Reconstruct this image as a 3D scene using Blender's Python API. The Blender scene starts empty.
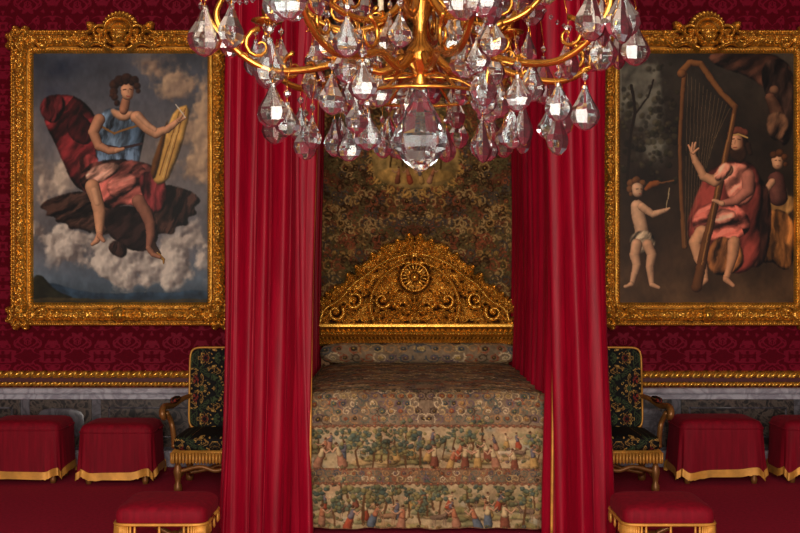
import bpy, math, random
import numpy as np
from mathutils import Vector, Matrix
random.seed(7); rng=np.random.default_rng(7)
F=1111.11; H0=1.69; WY=9.40; S=WY/F
scene=bpy.context.scene
try:
    scene.view_settings.view_transform='Standard'; scene.view_settings.look='None'
except Exception: pass

# ---------------------------------------------------------------- helpers
def lin(c):
    c=np.asarray(c,float)/255.0
    return tuple(np.where(c<=.04045,c/12.92,((c+.055)/1.055)**2.4))
def link(o,parent=None):
    scene.collection.objects.link(o)
    if parent is not None: o.parent=parent
    return o
def empty(name,loc=(0,0,0)):
    e=bpy.data.objects.new(name,None); e.location=loc; e.empty_display_size=.1
    return link(e)
def mesh_obj(name,V,Fc,mat,parent=None,smooth=True,col=None,bevel=0):
    me=bpy.data.meshes.new(name)
    V=np.asarray(V,float)
    Fl=Fc.tolist() if isinstance(Fc,np.ndarray) else Fc
    me.from_pydata(V.tolist(),[],Fl)
    me.polygons.foreach_set('use_smooth',np.full(len(me.polygons),smooth,dtype=bool))
    if col is not None:
        ca=me.color_attributes.new('Col','FLOAT_COLOR','POINT')
        rgba=np.ones((len(V),4),np.float32); rgba[:,:3]=col
        ca.data.foreach_set('color',rgba.ravel())
    me.materials.append(mat); me.update()
    o=bpy.data.objects.new(name,me)
    if bevel>0:
        m=o.modifiers.new('bev','BEVEL'); m.width=bevel; m.segments=2; m.limit_method='ANGLE'
    return link(o,parent)
def grid_faces(h,w):
    i=np.arange(h*w).reshape(h,w)
    return np.stack([i[:-1,:-1],i[1:,:-1],i[1:,1:],i[:-1,1:]],-1).reshape(-1,4)
def grid_obj(name,X,Y,Z,mat,parent=None,col=None,smooth=True):
    h,w=X.shape
    V=np.stack([X,Y,Z],-1).reshape(-1,3)
    return mesh_obj(name,V,grid_faces(h,w),mat,parent,smooth,None if col is None else col.reshape(-1,3))

class MB:
    def __init__(s): s.V=[]; s.F=[]
    def add(s,vs,fs,M=None):
        n=len(s.V)
        for v in vs:
            v=Vector(v); s.V.append(tuple(M@v if M is not None else v))
        for f in fs: s.F.append([i+n for i in f])
    def box(s,c,d,M=None):
        x,y,z=c; a,b,e=d[0]/2,d[1]/2,d[2]/2
        vs=[(x+i*a,y+j*b,z+k*e) for i in(-1,1) for j in(-1,1) for k in(-1,1)]
        s.add(vs,[(0,1,3,2),(4,6,7,5),(0,4,5,1),(2,3,7,6),(0,2,6,4),(1,5,7,3)],M)
    def lathe(s,prof,n=16,M=None,sy=1.0,twist=0,cap=True):
        vs=[];fs=[]
        for k,(r,z) in enumerate(prof):
            for i in range(n):
                a=2*math.pi*(i+twist*k)/n
                vs.append((r*math.cos(a),r*math.sin(a)*sy,z))
        for k in range(len(prof)-1):
            for i in range(n):
                j=(i+1)%n
                fs.append((k*n+i,k*n+j,(k+1)*n+j,(k+1)*n+i))
        if cap:
            fs.append(tuple(range(n))[::-1]); fs.append(tuple((len(prof)-1)*n+i for i in range(n)))
        s.add(vs,fs,M)
    def tube(s,pts,rad,n=8,M=None):
        pts=[Vector(p) for p in pts]; m=len(pts)
        if not hasattr(rad,'__len__'): rad=[rad]*m
        vs=[];fs=[];up=Vector((0,0,1)); prev=None
        for k,p in enumerate(pts):
            t=(pts[min(k+1,m-1)]-pts[max(k-1,0)]); 
            if t.length<1e-9: t=Vector((0,0,1))
            t.normalize()
            if prev is None:
                a=up.cross(t)
                if a.length<.05: a=Vector((1,0,0)).cross(t)
            else:
                a=prev-t*prev.dot(t)
                if a.length<1e-4: a=up.cross(t)
            a.normalize(); b=t.cross(a); prev=a
            for i in range(n):
                q=2*math.pi*i/n
                vs.append(p+(a*math.cos(q)+b*math.sin(q))*rad[k])
        for k in range(m-1):
            for i in range(n):
                j=(i+1)%n
                fs.append((k*n+i,k*n+j,(k+1)*n+j,(k+1)*n+i))
        fs.append(tuple(range(n))[::-1]); fs.append(tuple((m-1)*n+i for i in range(n)))
        s.add(vs,fs,M)
    def pillow(s,c,d,e1=.35,e2=.35,nu=40,nv=20,M=None):
        f=lambda w,e:math.copysign(abs(w)**e,w)
        vs=[];fs=[]
        for k in range(nv+1):
            ph=-math.pi/2+math.pi*k/nv
            for i in range(nu):
                th=2*math.pi*i/nu
                vs.append((c[0]+d[0]/2*f(math.cos(ph),e1)*f(math.cos(th),e2),
                           c[1]+d[1]/2*f(math.cos(ph),e1)*f(math.sin(th),e2),
                           c[2]+d[2]/2*f(math.sin(ph),e1)))
        for k in range(nv):
            for i in range(nu):
                j=(i+1)%nu
                fs.append((k*nu+i,k*nu+j,(k+1)*nu+j,(k+1)*nu+i))
        s.add(vs,fs,M)
    def sphere(s,c,r,n=8,M=None):
        s.pillow(c,(2*r,2*r,2*r),1,1,n,max(4,n//2),M)
    def obj(s,name,mat,parent=None,smooth=True,bevel=0):
        return mesh_obj(name,s.V,s.F,mat,parent,smooth,None,bevel)
def spl(pts,n=8):
    P=[Vector(p) for p in pts]; P=[2*P[0]-P[1]]+P+[2*P[-1]-P[-2]]; out=[]
    for i in range(1,len(P)-2):
        for k in range(n):
            t=k/n
            out.append(.5*((2*P[i])+(P[i+1]-P[i-1])*t+(2*P[i-1]-5*P[i]+4*P[i+1]-P[i+2])*t*t+(3*P[i]-P[i-1]-3*P[i+1]+P[i+2])*t**3))
    out.append(P[-2]); return out

# ---------------------------------------------------------------- materials
class NT:
    def __init__(s,name):
        s.m=bpy.data.materials.new(name); s.m.use_nodes=True; s.t=s.m.node_tree
        s.b=s.t.nodes['Principled BSDF']
    def n(s,ty,**kw):
        nd=s.t.nodes.new(ty)
        for k,v in kw.items():
            if k.startswith('_'): setattr(nd,k[1:],v)
            else: nd.inputs[k].default_value=v
        return nd
    def l(s,a,b): s.t.links.new(a,b)
    def math(s,op,a,b=None):
        nd=s.t.nodes.new('ShaderNodeMath'); nd.operation=op
        for i,v in enumerate((a,b)):
            if v is None: continue
            if hasattr(v,'links'): s.l(v,nd.inputs[i])
            else: nd.inputs[i].default_value=v
        return nd.outputs[0]
    def ramp(s,fac,stops,interp='LINEAR'):
        nd=s.t.nodes.new('ShaderNodeValToRGB'); cr=nd.color_ramp; cr.interpolation=interp
        while len(cr.elements)<len(stops): cr.elements.new(.5)
        for e,(p,c) in zip(cr.elements,stops): e.position=p; e.color=(*c[:3],1)
        s.l(fac,nd.inputs[0]); return nd.outputs[0]
    def mix(s,f,a,b,mode='MIX'):
        nd=s.t.nodes.new('ShaderNodeMix'); nd.data_type='RGBA'; nd.blend_type=mode
        for i,v in zip((0,6,7),(f,a,b)):
            if hasattr(v,'links'): s.l(v,nd.inputs[i])
            else: nd.inputs[i].default_value=(v if i==0 else (*v[:3],1))
        return nd.outputs[2]
    def bump(s,h,strength=.3,dist=.01):
        b=s.n('ShaderNodeBump',Strength=strength,Distance=dist); s.l(h,b.inputs['Height']); s.l(b.outputs[0],s.b.inputs['Normal'])
    def set(s,**kw):
        for k,v in kw.items():
            k=k.replace('_',' ')
            s.b.inputs[k].default_value=(*v[:3],1) if hasattr(v,'__len__') else v
        return s
def plain(name,c,rough=.6,metal=0,**kw):
    n=NT(name); n.set(Base_Color=lin(c),Roughness=rough,Metallic=metal,**kw); return n.m

def m_gold(name,cavity_shade=True,c=(255,190,80),dk=(70,30,8),rough=.27,metal=.78):
    n=NT(name); n.set(Roughness=rough,Metallic=metal)
    tc=n.n('ShaderNodeTexCoord'); no=n.n('ShaderNodeTexNoise',Scale=14.0,Detail=3.0); n.l(tc.outputs['Object'],no.inputs['Vector'])
    g=n.ramp(no.outputs[0],[(.3,tuple(np.array(lin(c))*.62)),(.7,lin(c))])
    if cavity_shade:  # carved recesses darkened in the colour, standing in for cavity shade
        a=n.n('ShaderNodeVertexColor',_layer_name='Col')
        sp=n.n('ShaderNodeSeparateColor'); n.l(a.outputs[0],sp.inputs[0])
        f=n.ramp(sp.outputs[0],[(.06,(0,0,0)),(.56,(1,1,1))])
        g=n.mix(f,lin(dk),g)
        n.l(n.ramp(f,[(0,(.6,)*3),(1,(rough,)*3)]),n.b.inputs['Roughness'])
    n.l(g,n.b.inputs['Base Color'])
    return n.m
GOLD=m_gold('gilt_carved',True)
GOLDP=m_gold('gilt_plain',False,c=(225,158,66),rough=.5,metal=.4)
BRASS=m_gold('gilt_bronze',False,c=(214,148,62),rough=.24,metal=.92)
def mirror_uv(n,px,pz,axis=('X','Z')):
    tc=n.n('ShaderNodeTexCoord'); sp=n.n('ShaderNodeSeparateXYZ'); n.l(tc.outputs['Object'],sp.inputs[0])
    u=n.math('PINGPONG',sp.outputs[axis[0]],px); v=n.math('PINGPONG',sp.outputs[axis[1]],pz)
    cb=n.n('ShaderNodeCombineXYZ'); n.l(u,cb.inputs[0]); n.l(v,cb.inputs[1]); return cb.outputs[0],tc
def m_damask(name,c1,c2,axis=('X','Z')):
    n=NT(name); uv,tc=mirror_uv(n,.21,.31,axis)
    no=n.n('ShaderNodeTexNoise',Scale=10.0,Detail=1.5,Distortion=1.3); n.l(uv,no.inputs['Vector'])
    f=n.ramp(no.outputs[0],[(.46,(0,0,0)),(.49,(1,1,1)),(.57,(1,1,1)),(.59,(.1,.1,.1))])
    n.l(n.mix(f,lin(c1),lin(c2)),n.b.inputs['Base Color'])
    r=n.ramp(f,[(0,(.85,)*3),(1,(.6,)*3)]); n.l(r,n.b.inputs['Roughness'])
    n.set(Specular_IOR_Level=.12); return n.m
DAMASK=m_damask('red_damask',(82,0,16),(114,2,32))
DAMASKY=m_damask('red_damask_side',(82,0,16),(114,2,32),('Y','Z'))
def m_velvet(name,c,rough=.55,sheen=.1):
    n=NT(name); n.set(Base_Color=lin(c),Roughness=rough,Sheen_Weight=sheen,Sheen_Roughness=.4,Specular_IOR_Level=.22)
    n.b.inputs['Sheen Tint'].default_value=(1,.1,.18,1)
    tc=n.n('ShaderNodeTexCoord'); mp=n.n('ShaderNodeMapping'); mp.inputs['Scale'].default_value=(40,40,3); n.l(tc.outputs['Object'],mp.inputs[0])
    no=n.n('ShaderNodeTexNoise',Scale=1.0,Detail=4.0); n.l(mp.outputs[0],no.inputs['Vector'])
    cc=np.array(lin(c)); n.l(n.ramp(no.outputs[0],[(.3,cc*.72),(.7,np.minimum(cc*1.18,1))]),n.b.inputs['Base Color'])
    n.bump(no.outputs[0],.2,.004); return n.m
VELVET=m_velvet('crimson_silk',(146,0,31),.52,.10)
VELVET2=m_velvet('crimson_cover',(122,0,24),.75,.05)
CARPET=m_velvet('crimson_carpet',(150,7,42),.95,.04)
def m_floral(name,bg=(16,14,14)):
    n=NT(name); uv,tc=mirror_uv(n,.30,.24)
    no=n.n('ShaderNodeTexNoise',Scale=19.0,Detail=1.5,Distortion=1.6); n.l(uv,no.inputs['Vector'])
    no2=n.n('ShaderNodeTexNoise',Scale=9.0,Detail=0.0); n.l(uv,no2.inputs['Vector'])
    colr=n.ramp(no2.outputs[0],[(.35,lin((60,72,44))),(.45,lin((180,138,70))),(.55,lin((150,108,52))),(.65,lin((120,40,30)))],'CONSTANT')
    f=n.ramp(no.outputs[0],[(.48,(0,0,0)),(.495,(1,1,1)),(.54,(1,1,1)),(.555,(0,0,0)),(.62,(0,0,0)),(.635,(1,1,1))])
    n.l(n.mix(f,lin(bg),colr),n.b.inputs['Base Color']); n.set(Roughness=.8,Specular_IOR_Level=.2); n.bump(f,.2,.003); return n.m
FLORAL=m_floral('dark_needlework')
def m_attr(name,rough=.8,spec=.2,weave=True):
    n=NT(name); a=n.n('ShaderNodeVertexColor',_layer_name='Col'); n.l(a.outputs[0],n.b.inputs['Base Color'])
    n.set(Roughness=rough,Specular_IOR_Level=spec)
    if weave:
        tc=n.n('ShaderNodeTexCoord'); no=n.n('ShaderNodeTexNoise',Scale=120.0,Detail=3.0); n.l(tc.outputs['Object'],no.inputs['Vector']); n.bump(no.outputs[0],.4,.004)
    return n.m
PAINT=m_attr('oil_paint',.5,.2,False); TAPM=m_attr('tapestry_weave',.9,.08)
def m_marble(name,c1,c2,sc=3):
    n=NT(name); tc=n.n('ShaderNodeTexCoord'); no=n.n('ShaderNodeTexNoise',Scale=float(sc),Detail=8.0,Distortion=2.0); n.l(tc.outputs['Object'],no.inputs['Vector'])
    n.l(n.ramp(no.outputs[0],[(.4,lin(c1)),(.5,lin(c2)),(.6,lin(c1))]),n.b.inputs['Base Color']); n.set(Roughness=.3); return n.m
MLIGHT=m_marble('grey_white_marble',(172,168,176),(136,130,140),4)
MMID=m_marble('grey_marble',(92,88,94),(60,57,62),5)
MDARK=m_marble('dark_marble',(30,26,26),(86,74,66),9)
WOOD=m_gold('gilt_wood_dark',False,c=(150,98,48),rough=.4,metal=.35)
IVORY=plain('candle_wax',(230,215,180),.5)
PLASTER=plain('plaster',(190,180,165),.9)
def m_glass(name,c=(1,1,1),r=.01,tr=.98):
    n=NT(name); n.set(Base_Color=c,Roughness=r,IOR=1.52,Transmission_Weight=tr,Specular_IOR_Level=.7); return n.m
GLASS=m_glass('crystal',(.88,.98,1)); GLASSP=m_glass('crystal_rose',(.9,.66,.68)); GLASSA=m_glass('crystal_smoky',(.70,.67,.62))

# ---------------------------------------------------------------- numpy painting
def vnoise(h,w,cy,cx):
    g=rng.random((cy+2,cx+2)); y=np.linspace(0,cy,h,endpoint=False); x=np.linspace(0,cx,w,endpoint=False)
    yi=y.astype(int);xi=x.astype(int);fy=y-yi;fx=x-xi; fy=fy*fy*(3-2*fy);fx=fx*fx*(3-2*fx); fy=fy[:,None];fx=fx[None]
    a=g[yi][:,xi];b=g[yi][:,xi+1];c=g[yi+1][:,xi];d=g[yi+1][:,xi+1]
    return (a*(1-fx)+b*fx)*(1-fy)+(c*(1-fx)+d*fx)*fy
def fbm(h,w,cy,cx,o=4):
    r=np.zeros((h,w));t=0
    for k in range(o): r+=vnoise(h,w,cy*2**k,cx*2**k)/2**k; t+=1/2**k
    return r/t
NTEX=fbm(1024,1024,32,32,3); NTEX=(NTEX-NTEX.mean())/NTEX.std()
def look(u,v):
    return NTEX[(v*32).astype(int)%1024,(u*32).astype(int)%1024]
def bblur(a,r):
    r=max(1,int(r)); 
    for ax in (0,1):
        for _ in range(2):
            p=np.pad(a,[(r+1,r) if i==ax else (0,0) for i in range(a.ndim)],mode='edge')
            c=np.cumsum(p,axis=ax); n=a.shape[ax]
            a=(np.take(c,range(2*r+1,2*r+1+n),axis=ax)-np.take(c,range(0,n),axis=ax))/(2*r+1)
    return a
def chaikin(P,n=2):
    P=np.asarray(P,float)
    for _ in range(n):
        Q=np.roll(P,-1,0); P=np.stack([.75*P+.25*Q,.25*P+.75*Q],1).reshape(-1,2)
    return P
class Canvas:
    def __init__(s,x0,y0,x1,y1,sc,bg):
        s.b=(x0,y0,x1,y1); s.sc=sc; s.w=int((x1-x0)*sc)+1; s.h=int((y1-y0)*sc)+1
        s.xs=np.linspace(x0,x1,s.w); s.ys=np.linspace(y0,y1,s.h); s.X,s.Y=np.meshgrid(s.xs,s.ys)
        s.I=np.zeros((s.h,s.w,3))+np.array(bg,float); s.N=fbm(s.h,s.w,24,18,4)-.5
    def win(s,xa,ya,xb,yb):
        x0,y0,_,_=s.b
        i0=max(0,int((xa-x0)*s.sc)); i1=min(s.w,int((xb-x0)*s.sc)+2); j0=max(0,int((ya-y0)*s.sc)); j1=min(s.h,int((yb-y0)*s.sc)+2)
        return (slice(j0,j1),slice(i0,i1)) if i1>i0 and j1>j0 else None
    def poly(s,pts,col,vol=.5,fold=None,alpha=1,sm=2,r=4,nz=.35,lit=.5):
        P=chaikin(pts,sm) if sm else np.asarray(pts,float)
        m=r+1; w=s.win(P[:,0].min()-m,P[:,1].min()-m,P[:,0].max()+m,P[:,1].max()+m)
        if w is None: return
        X=s.X[w];Y=s.Y[w]; ins=np.zeros(X.shape,bool); Q=np.roll(P,-1,0)
        for (xi,yi),(xj,yj) in zip(P,Q):
            if yi==yj: continue
            c=((yi>Y)!=(yj>Y))&(X<(xj-xi)*(Y-yi)/(yj-yi)+xi); ins^=c
        M=ins.astype(float); B=bblur(M,r*s.sc*.5); V=np.clip((B-.5)*2,0,1)
        gy,gx=np.gradient(B); L=(gx+gy)*r*s.sc*.7
        sh=1-vol*(1-V)+lit*L+nz*s.N[w]
        if fold:
            a,p,am=fold; ca,sa=math.cos(a),math.sin(a)
            wb=s.N[w]*6
            u=(X*ca+Y*sa+wb)/p*.8+20; v=(-X*sa+Y*ca)/(p*4.5)+20
            q=look(u,v); q2=look(u*2.1+5,v*1.5+3)
            sh=sh+am*np.clip(q,-1.6,1.6)*.75+am*.3*np.clip(q2,-1.5,1.5)
        c=np.clip(np.array(col,float)*np.clip(sh,.08,1.6)[...,None],0,255)
        A=(bblur(M,1)*alpha)[...,None]
        s.I[w]=s.I[w]*(1-A)+c*A
    def limb(s,pts,rad,col,amb=.34,alpha=1,nz=.08,soft=.75):
        P=np.asarray(pts,float); 
        if not hasattr(rad,'__len__'): rad=[rad]*len(P)
        m=max(rad)+1; w=s.win(P[:,0].min()-m,P[:,1].min()-m,P[:,0].max()+m,P[:,1].max()+m)
        if w is None: return
        X=s.X[w];Y=s.Y[w]; best=np.full(X.shape,9.); nx=np.zeros(X.shape); ny=np.zeros(X.shape)
        segs=[(P[i],P[i+1],rad[i],rad[i+1]) for i in range(len(P)-1)] or [(P[0],P[0]+.001,rad[0],rad[0])]
        for a,b,ra,rb in segs:
            d=b-a; L=max(d@d,1e-9); t=np.clip(((X-a[0])*d[0]+(Y-a[1])*d[1])/L,0,1); r=ra+(rb-ra)*t
            dx=(X-a[0]-d[0]*t)/r; dy=(Y-a[1]-d[1]*t)/r; q=np.hypot(dx,dy); k=q<best
            best=np.where(k,q,best); nx=np.where(k,dx,nx); ny=np.where(k,dy,ny)
        z=np.sqrt(np.clip(1-best**2,0,1)); sh=amb+(1-amb)*np.clip(z*.85-nx*.38-ny*.38,0,1.25)*1.1+nz*s.N[w]
        A=(np.clip((1-best)*max(rad)*s.sc*soft+.35,0,1)*alpha)[...,None]*(best<1.15)[...,None]
        c=np.array(col,float)*sh[...,None]; c[...,0]+=8*(1-z)
        s.I[w]=s.I[w]*(1-A)+np.clip(c,0,255)*A
    def blob(s,x,y,rx,ry,col,a=.6):
        w=s.win(x-2*rx,y-2*ry,x+2*rx,y+2*ry)
        if w is None: return
        q=((s.X[w]-x)/rx)**2+((s.Y[w]-y)/ry)**2; A=(a*np.exp(-q*1.6)*(1+1.2*s.N[w]))[...,None]; A=np.clip(A,0,1)
        s.I[w]=s.I[w]*(1-A)+np.array(col,float)*A
    def line(s,pts,r,col,alpha=1): s.limb(pts,r,col,amb=.9,alpha=alpha,nz=0)
    def clouds(s,cs,hi,lo,cells=(11,8),k=4.5,thr=.60):
        n=fbm(s.h,s.w,cells[0],cells[1],5); W=np.zeros_like(n)
        for x,y,rx,ry,a in cs: W+=a*np.exp(-(((s.X-x)/rx)**2+((s.Y-y)/ry)**2)*1.3)
        W=np.minimum(W,1.1); d=n+W*.42-thr; al=np.clip(d*7,0,1)*np.clip(W*2.2,0,1)
        m=int(2.5*s.sc); nb=bblur(n,2); lt=np.clip(.52+(nb-np.roll(nb,(m,m),(0,1)))*k+(d-.15)*.8,0,1)
        c=np.array(lo,float)+(np.array(hi,float)-np.array(lo,float))*lt[...,None]; al=(al*.92)[...,None]
        s.I=s.I*(1-al)+c*al
    def warp(s,amp,cells):
        a=(fbm(s.h,s.w,cells,cells,3)-.5)*2*amp*s.sc; b=(fbm(s.h,s.w,cells,cells,3)-.5)*2*amp*s.sc
        J,I_=np.meshgrid(np.arange(s.w),np.arange(s.h)); s.I=s.I[np.clip(I_+a,0,s.h-1).astype(int),np.clip(J+b,0,s.w-1).astype(int)]
    def brush(s,am=.22):
        s.I=s.I*(1+am*(fbm(s.h,s.w,40,50,2)-.5))[...,None]
    def grade(s,contrast,gain,tint=(1,1,1),pivot=90):
        s.I=np.clip((pivot+(s.I-pivot)*contrast)*gain*np.array(tint),0,255)
    def lincol(s,gain=1.0):
        c=np.clip(s.I/255.,0,1); return np.where(c<=.04045,c/12.92,((c+.055)/1.055)**2.4)*gain
def vgrad(c,stops):
    ys=[p for p,_ in stops]; g=np.stack([np.interp(c.ys,ys,[k[i] for _,k in stops]) for i in range(3)],-1)
    c.I[:]=g[:,None,:]

# ---- left painting
A=Canvas(34,53,210,302,2.2,(90,90,95))
vgrad(A,[(53,(72,78,90)),(100,(94,96,106)),(150,(122,116,116)),(200,(120,118,122)),(250,(106,108,118)),(278,(100,116,134)),(302,(54,68,80))])
A.I*=(1+.6*(fbm(A.h,A.w,7,5,5)-.5))[...,None]
rs=random.Random(3)
for x,y,rx,ry,c,a in [(60,66,34,16,(48,56,74),.8),(110,60,30,10,(72,76,90),.6),(55,90,22,12,(66,72,90),.7),(50,140,14,26,(92,96,110),.6)]: A.blob(x,y,rx,ry,c,a)
A.clouds([(180,84,34,26,.9),(150,70,22,12,.6),(194,130,22,30,.9),(170,145,16,20,.6),(196,170,18,20,.8)],(214,184,150),(116,98,90),(9,7))
A.clouds([(54,178,20,18,.95),(70,160,12,10,.5),(46,200,14,10,.7),(160,172,18,8,.4)],(214,198,182),(120,110,108),(12,9))
A.clouds([(84,250,34,22,1.0),(54,232,22,14,.8),(120,266,34,18,1.0),(150,274,34,16,1.0),(176,258,28,22,1.0),(198,232,16,22,.9),(110,244,60,10,.5)],(226,216,206),(112,104,104),(13,10),5.5)
A.poly([(34,286),(55,281),(70,287),(90,291),(120,293),(150,290),(175,292),(195,288),(212,291),(212,304),(34,304)],(48,68,88),nz=.9,vol=.2)
A.poly([(34,274),(44,274),(52,284),(62,292),(80,298),(34,304)],(38,40,30),nz=.9,vol=.3)
A.poly([(34,296),(80,297),(140,299),(212,297),(212,304),(34,304)],(58,52,34),nz=.8,vol=.1)
# eagle: outstretched wings, body, head and tail among the clouds
A.poly([(104,196),(90,190),(70,192),(50,198),(40,207),(50,210),(46,215),(58,216),(56,221),(70,222),(70,228),(84,228),(96,234),(112,234),(118,214)],(56,40,34),fold=(1.1,4,.6),nz=.9,vol=.5,r=5)
A.poly([(134,190),(150,184),(172,184),(192,190),(203,200),(194,206),(199,214),(187,216),(190,225),(176,224),(176,234),(162,231),(150,238),(136,232)],(60,42,36),fold=(.4,4,.6),nz=.9,vol=.5,r=5)
A.poly([(104,212),(122,204),(146,208),(158,222),(160,238),(150,250),(134,250),(116,240),(106,228)],(40,28,26),fold=(.8,5,.5),nz=.9,vol=.5,r=5)
A.poly([(118,238),(130,246),(126,258),(114,254),(108,244)],(48,34,30),fold=(.2,3,.5))
A.clouds([(60,236,24,9,.8),(84,238,20,8,.6),(184,240,20,10,.8)],(206,196,188),(120,112,110),(14,10),5.5,.56)
A.limb([(152,244),(158,252)],[5,4.2],(78,58,46),nz=.6); A.limb([(160,254),(165,258),(165,262)],[2.2,1.5,.8],(176,132,60)); A.line([(158,251.4),(158.6,251.5)],.6,(230,190,120))
# cloak
A.poly([(44,102),(58,94),(76,95),(88,104),(98,116),(106,150),(100,170),(86,192),(74,182),(64,160),(56,140),(46,122)],(114,40,44),fold=(.75,8,.5),vol=.7,r=6)
A.poly([(40,106),(48,95),(64,94),(68,106),(58,124),(45,119)],(90,34,38),fold=(.2,5,.5))
A.poly([(66,118),(84,112),(98,130),(90,146),(72,140)],(80,28,32),fold=(.6,6,.5),alpha=.8)
A.poly([(76,160),(96,150),(106,172),(96,190),(82,192)],(122,52,52),fold=(.3,6,.45))
# tunic
A.poly([(100,116),(110,107),(128,110),(142,113),(147,128),(143,150),(134,168),(108,170),(97,156),(95,134)],(100,122,146),fold=(.25,5,.45),vol=.7,r=5)
A.poly([(130,122),(146,126),(142,160),(128,168)],(68,88,110),fold=(.1,5,.35),alpha=.8)
A.poly([(110,107),(124,112),(138,110),(130,122),(116,119)],(206,156,122),vol=.35)
A.line([(98,124),(116,133),(141,124)],1.1,(142,104,56)); A.line([(99,143),(120,148),(143,143)],1.4,(62,46,50))
A.poly([(98,146),(120,150),(143,146),(140,168),(120,166),(100,168)],(88,108,132),fold=(0,4,.5),alpha=.9)
# lap drapery
A.poly([(78,178),(90,163),(112,158),(142,160),(160,168),(168,184),(164,200),(150,212),(128,202),(112,210),(94,198)],(164,92,84),fold=(.95,7,.5),vol=.65,r=5)
A.poly([(138,172),(160,170),(170,190),(166,208),(154,214),(144,198)],(108,46,48),fold=(.1,6,.45),vol=.6)
A.poly([(84,176),(100,162),(124,162),(116,174),(96,186)],(206,156,138),fold=(.8,5,.3),vol=.5)
A.poly([(108,178),(134,170),(140,184),(124,196),(110,196)],(186,116,104),fold=(1.2,5,.4),vol=.6,alpha=.8)
# legs
A.limb([(94,186),(98,198),(101,210),(101,222),(101,233)],[7.4,6.6,6.2,4.8,3],(218,164,128))
A.limb([(96,190),(99,202)],[3.6,3],(232,184,150),alpha=.5,soft=.2)
A.limb([(101,234),(98,240),(94,243)],[3.2,2.8,1.8],(210,155,122)); A.limb([(101,235),(105,240)],[2.6,1.8],(200,145,114))
A.limb([(140,200),(146,210),(151,222),(152,234),(150,246)],[6.8,6.2,5.6,4.4,2.8],(160,110,90))
A.limb([(150,247),(154,253),(161,256)],[3,2.6,1.8],(174,122,96))
# tablet
A.poly([(176,108),(191,103),(188,128),(178,158),(168,182),(154,184),(156,160),(166,132)],(216,170,94),sm=1,vol=.35,nz=.4)
A.poly([(164,130),(170,116),(162,160),(155,182),(151,168)],(104,68,32),sm=1,vol=.3)
A.line([(186,108),(166,178)],.6,(130,90,44)); A.line([(180,112),(161,174)],.6,(130,90,44)); A.line([(183,110),(164,176)],.5,(236,200,130))
# arms
A.limb([(138,117),(148,127),(157,133),(168,129),(180,120)],[6.3,5.6,4.8,3.8,2.6],(220,166,130))
A.limb([(139,115),(149,124),(156,129)],[2.6,2.6,2],(236,190,156),alpha=.5,soft=.2)
A.limb([(180,120),(186,117)],[2.8,1.4],(220,168,132)); A.limb([(180,119),(185,112)],[1.6,.9],(212,160,124)); A.line([(186,117),(177,104)],.6,(230,225,210))
A.limb([(101,119),(95,132),(100,145),(110,150),(118,150)],[6,5.4,4.8,3.8,3],(200,146,114))
A.limb([(118,150),(125,148)],[2.8,1.6],(210,158,124))
# head
for x,y,r in [(116,84,5.2),(121,80,5.2),(128,78,5.4),(135,80.4,5),(138,86,3.8),(115.4,91,4.2),(116,97,3.8),(118.5,103,3.2),(139.2,91,2.6),(113.5,95,2.6)]: A.limb([(x,y)],[r],(66,42,30),nz=.9,soft=.3)
A.limb([(125,110),(127,101)],[4.6,4.2],(182,128,98))
A.limb([(128.5,89.5),(128.5,94.6)],[6.6,5.4],(222,168,132))
for x,y,r in [(122.6,83.4,2.4),(127,82,2.4),(132.4,82.8,2.4)]: A.limb([(x,y)],[r],(60,38,26),nz=.8,soft=.4)
A.line([(124.8,89.3),(127,88.9)],.6,(70,40,32)); A.line([(130.8,88.9),(133,89.3)],.6,(70,40,32)); A.line([(129,89.5),(129.6,92.6)],.45,(170,120,92)); A.line([(127.8,95.8),(130.6,95.8)],.55,(156,68,58)); A.blob(133.4,92,1.8,5,(146,98,74),.5)
A.warp(.45,20); A.brush(.16); A.grade(1.12,.88,(1.03,1,.95),105)
# ---- right painting
B=Canvas(618,50,792,302,2.2,(40,30,22))
vgrad(B,[(50,(56,52,46)),(110,(48,40,32)),(180,(40,31,23)),(255,(58,43,30)),(302,(88,66,46))])
B.I*=(1+1.0*(fbm(B.h,B.w,8,6,5)-.5))[...,None]
B.clouds([(640,95,26,30,.9),(650,140,18,22,.7),(640,64,24,12,.8)],(132,132,120),(60,58,52),(9,7))
for _ in range(150): B.limb([(rs.uniform(620,676),rs.gauss(128,28))],[rs.uniform(1.5,4)],rs.choice([(40,40,24),(64,60,38),(30,28,18),(80,74,52)]),alpha=.6,soft=.3,nz=.8)
B.line([(626,180),(628,140),(634,110),(630,84)],1.6,(34,26,18)); B.line([(634,112),(646,96),(652,78)],1.0,(34,26,18))
B.poly([(700,50),(792,50),(792,120),(778,96),(760,84),(740,72),(716,66)],(78,50,38),fold=(1.1,9,.5),vol=.5)
B.poly([(755,60),(790,56),(792,130),(780,150),(768,110)],(50,36,30),fold=(.2,6,.5))
B.limb([(768,96),(774,108),(778,122)],[5,7,6],(104,72,54),nz=.6); B.limb([(772,88)],[4.6],(130,94,70)); B.poly([(762,112),(784,108),(790,136),(768,140)],(86,62,46),fold=(.4,5,.5))
# table
B.poly([(742,196),(792,188),(792,214),(760,216),(744,210)],(168,126,74),sm=1,fold=(.2,7,.3))
B.poly([(752,208),(792,206),(792,264),(780,268),(770,258),(758,262)],(140,92,48),fold=(0,7,.5))
B.poly([(752,192),(784,186),(786,196),(756,200)],(220,202,164),sm=0,vol=.2); B.line([(769,189),(770,198)],.6,(120,90,60))
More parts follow.
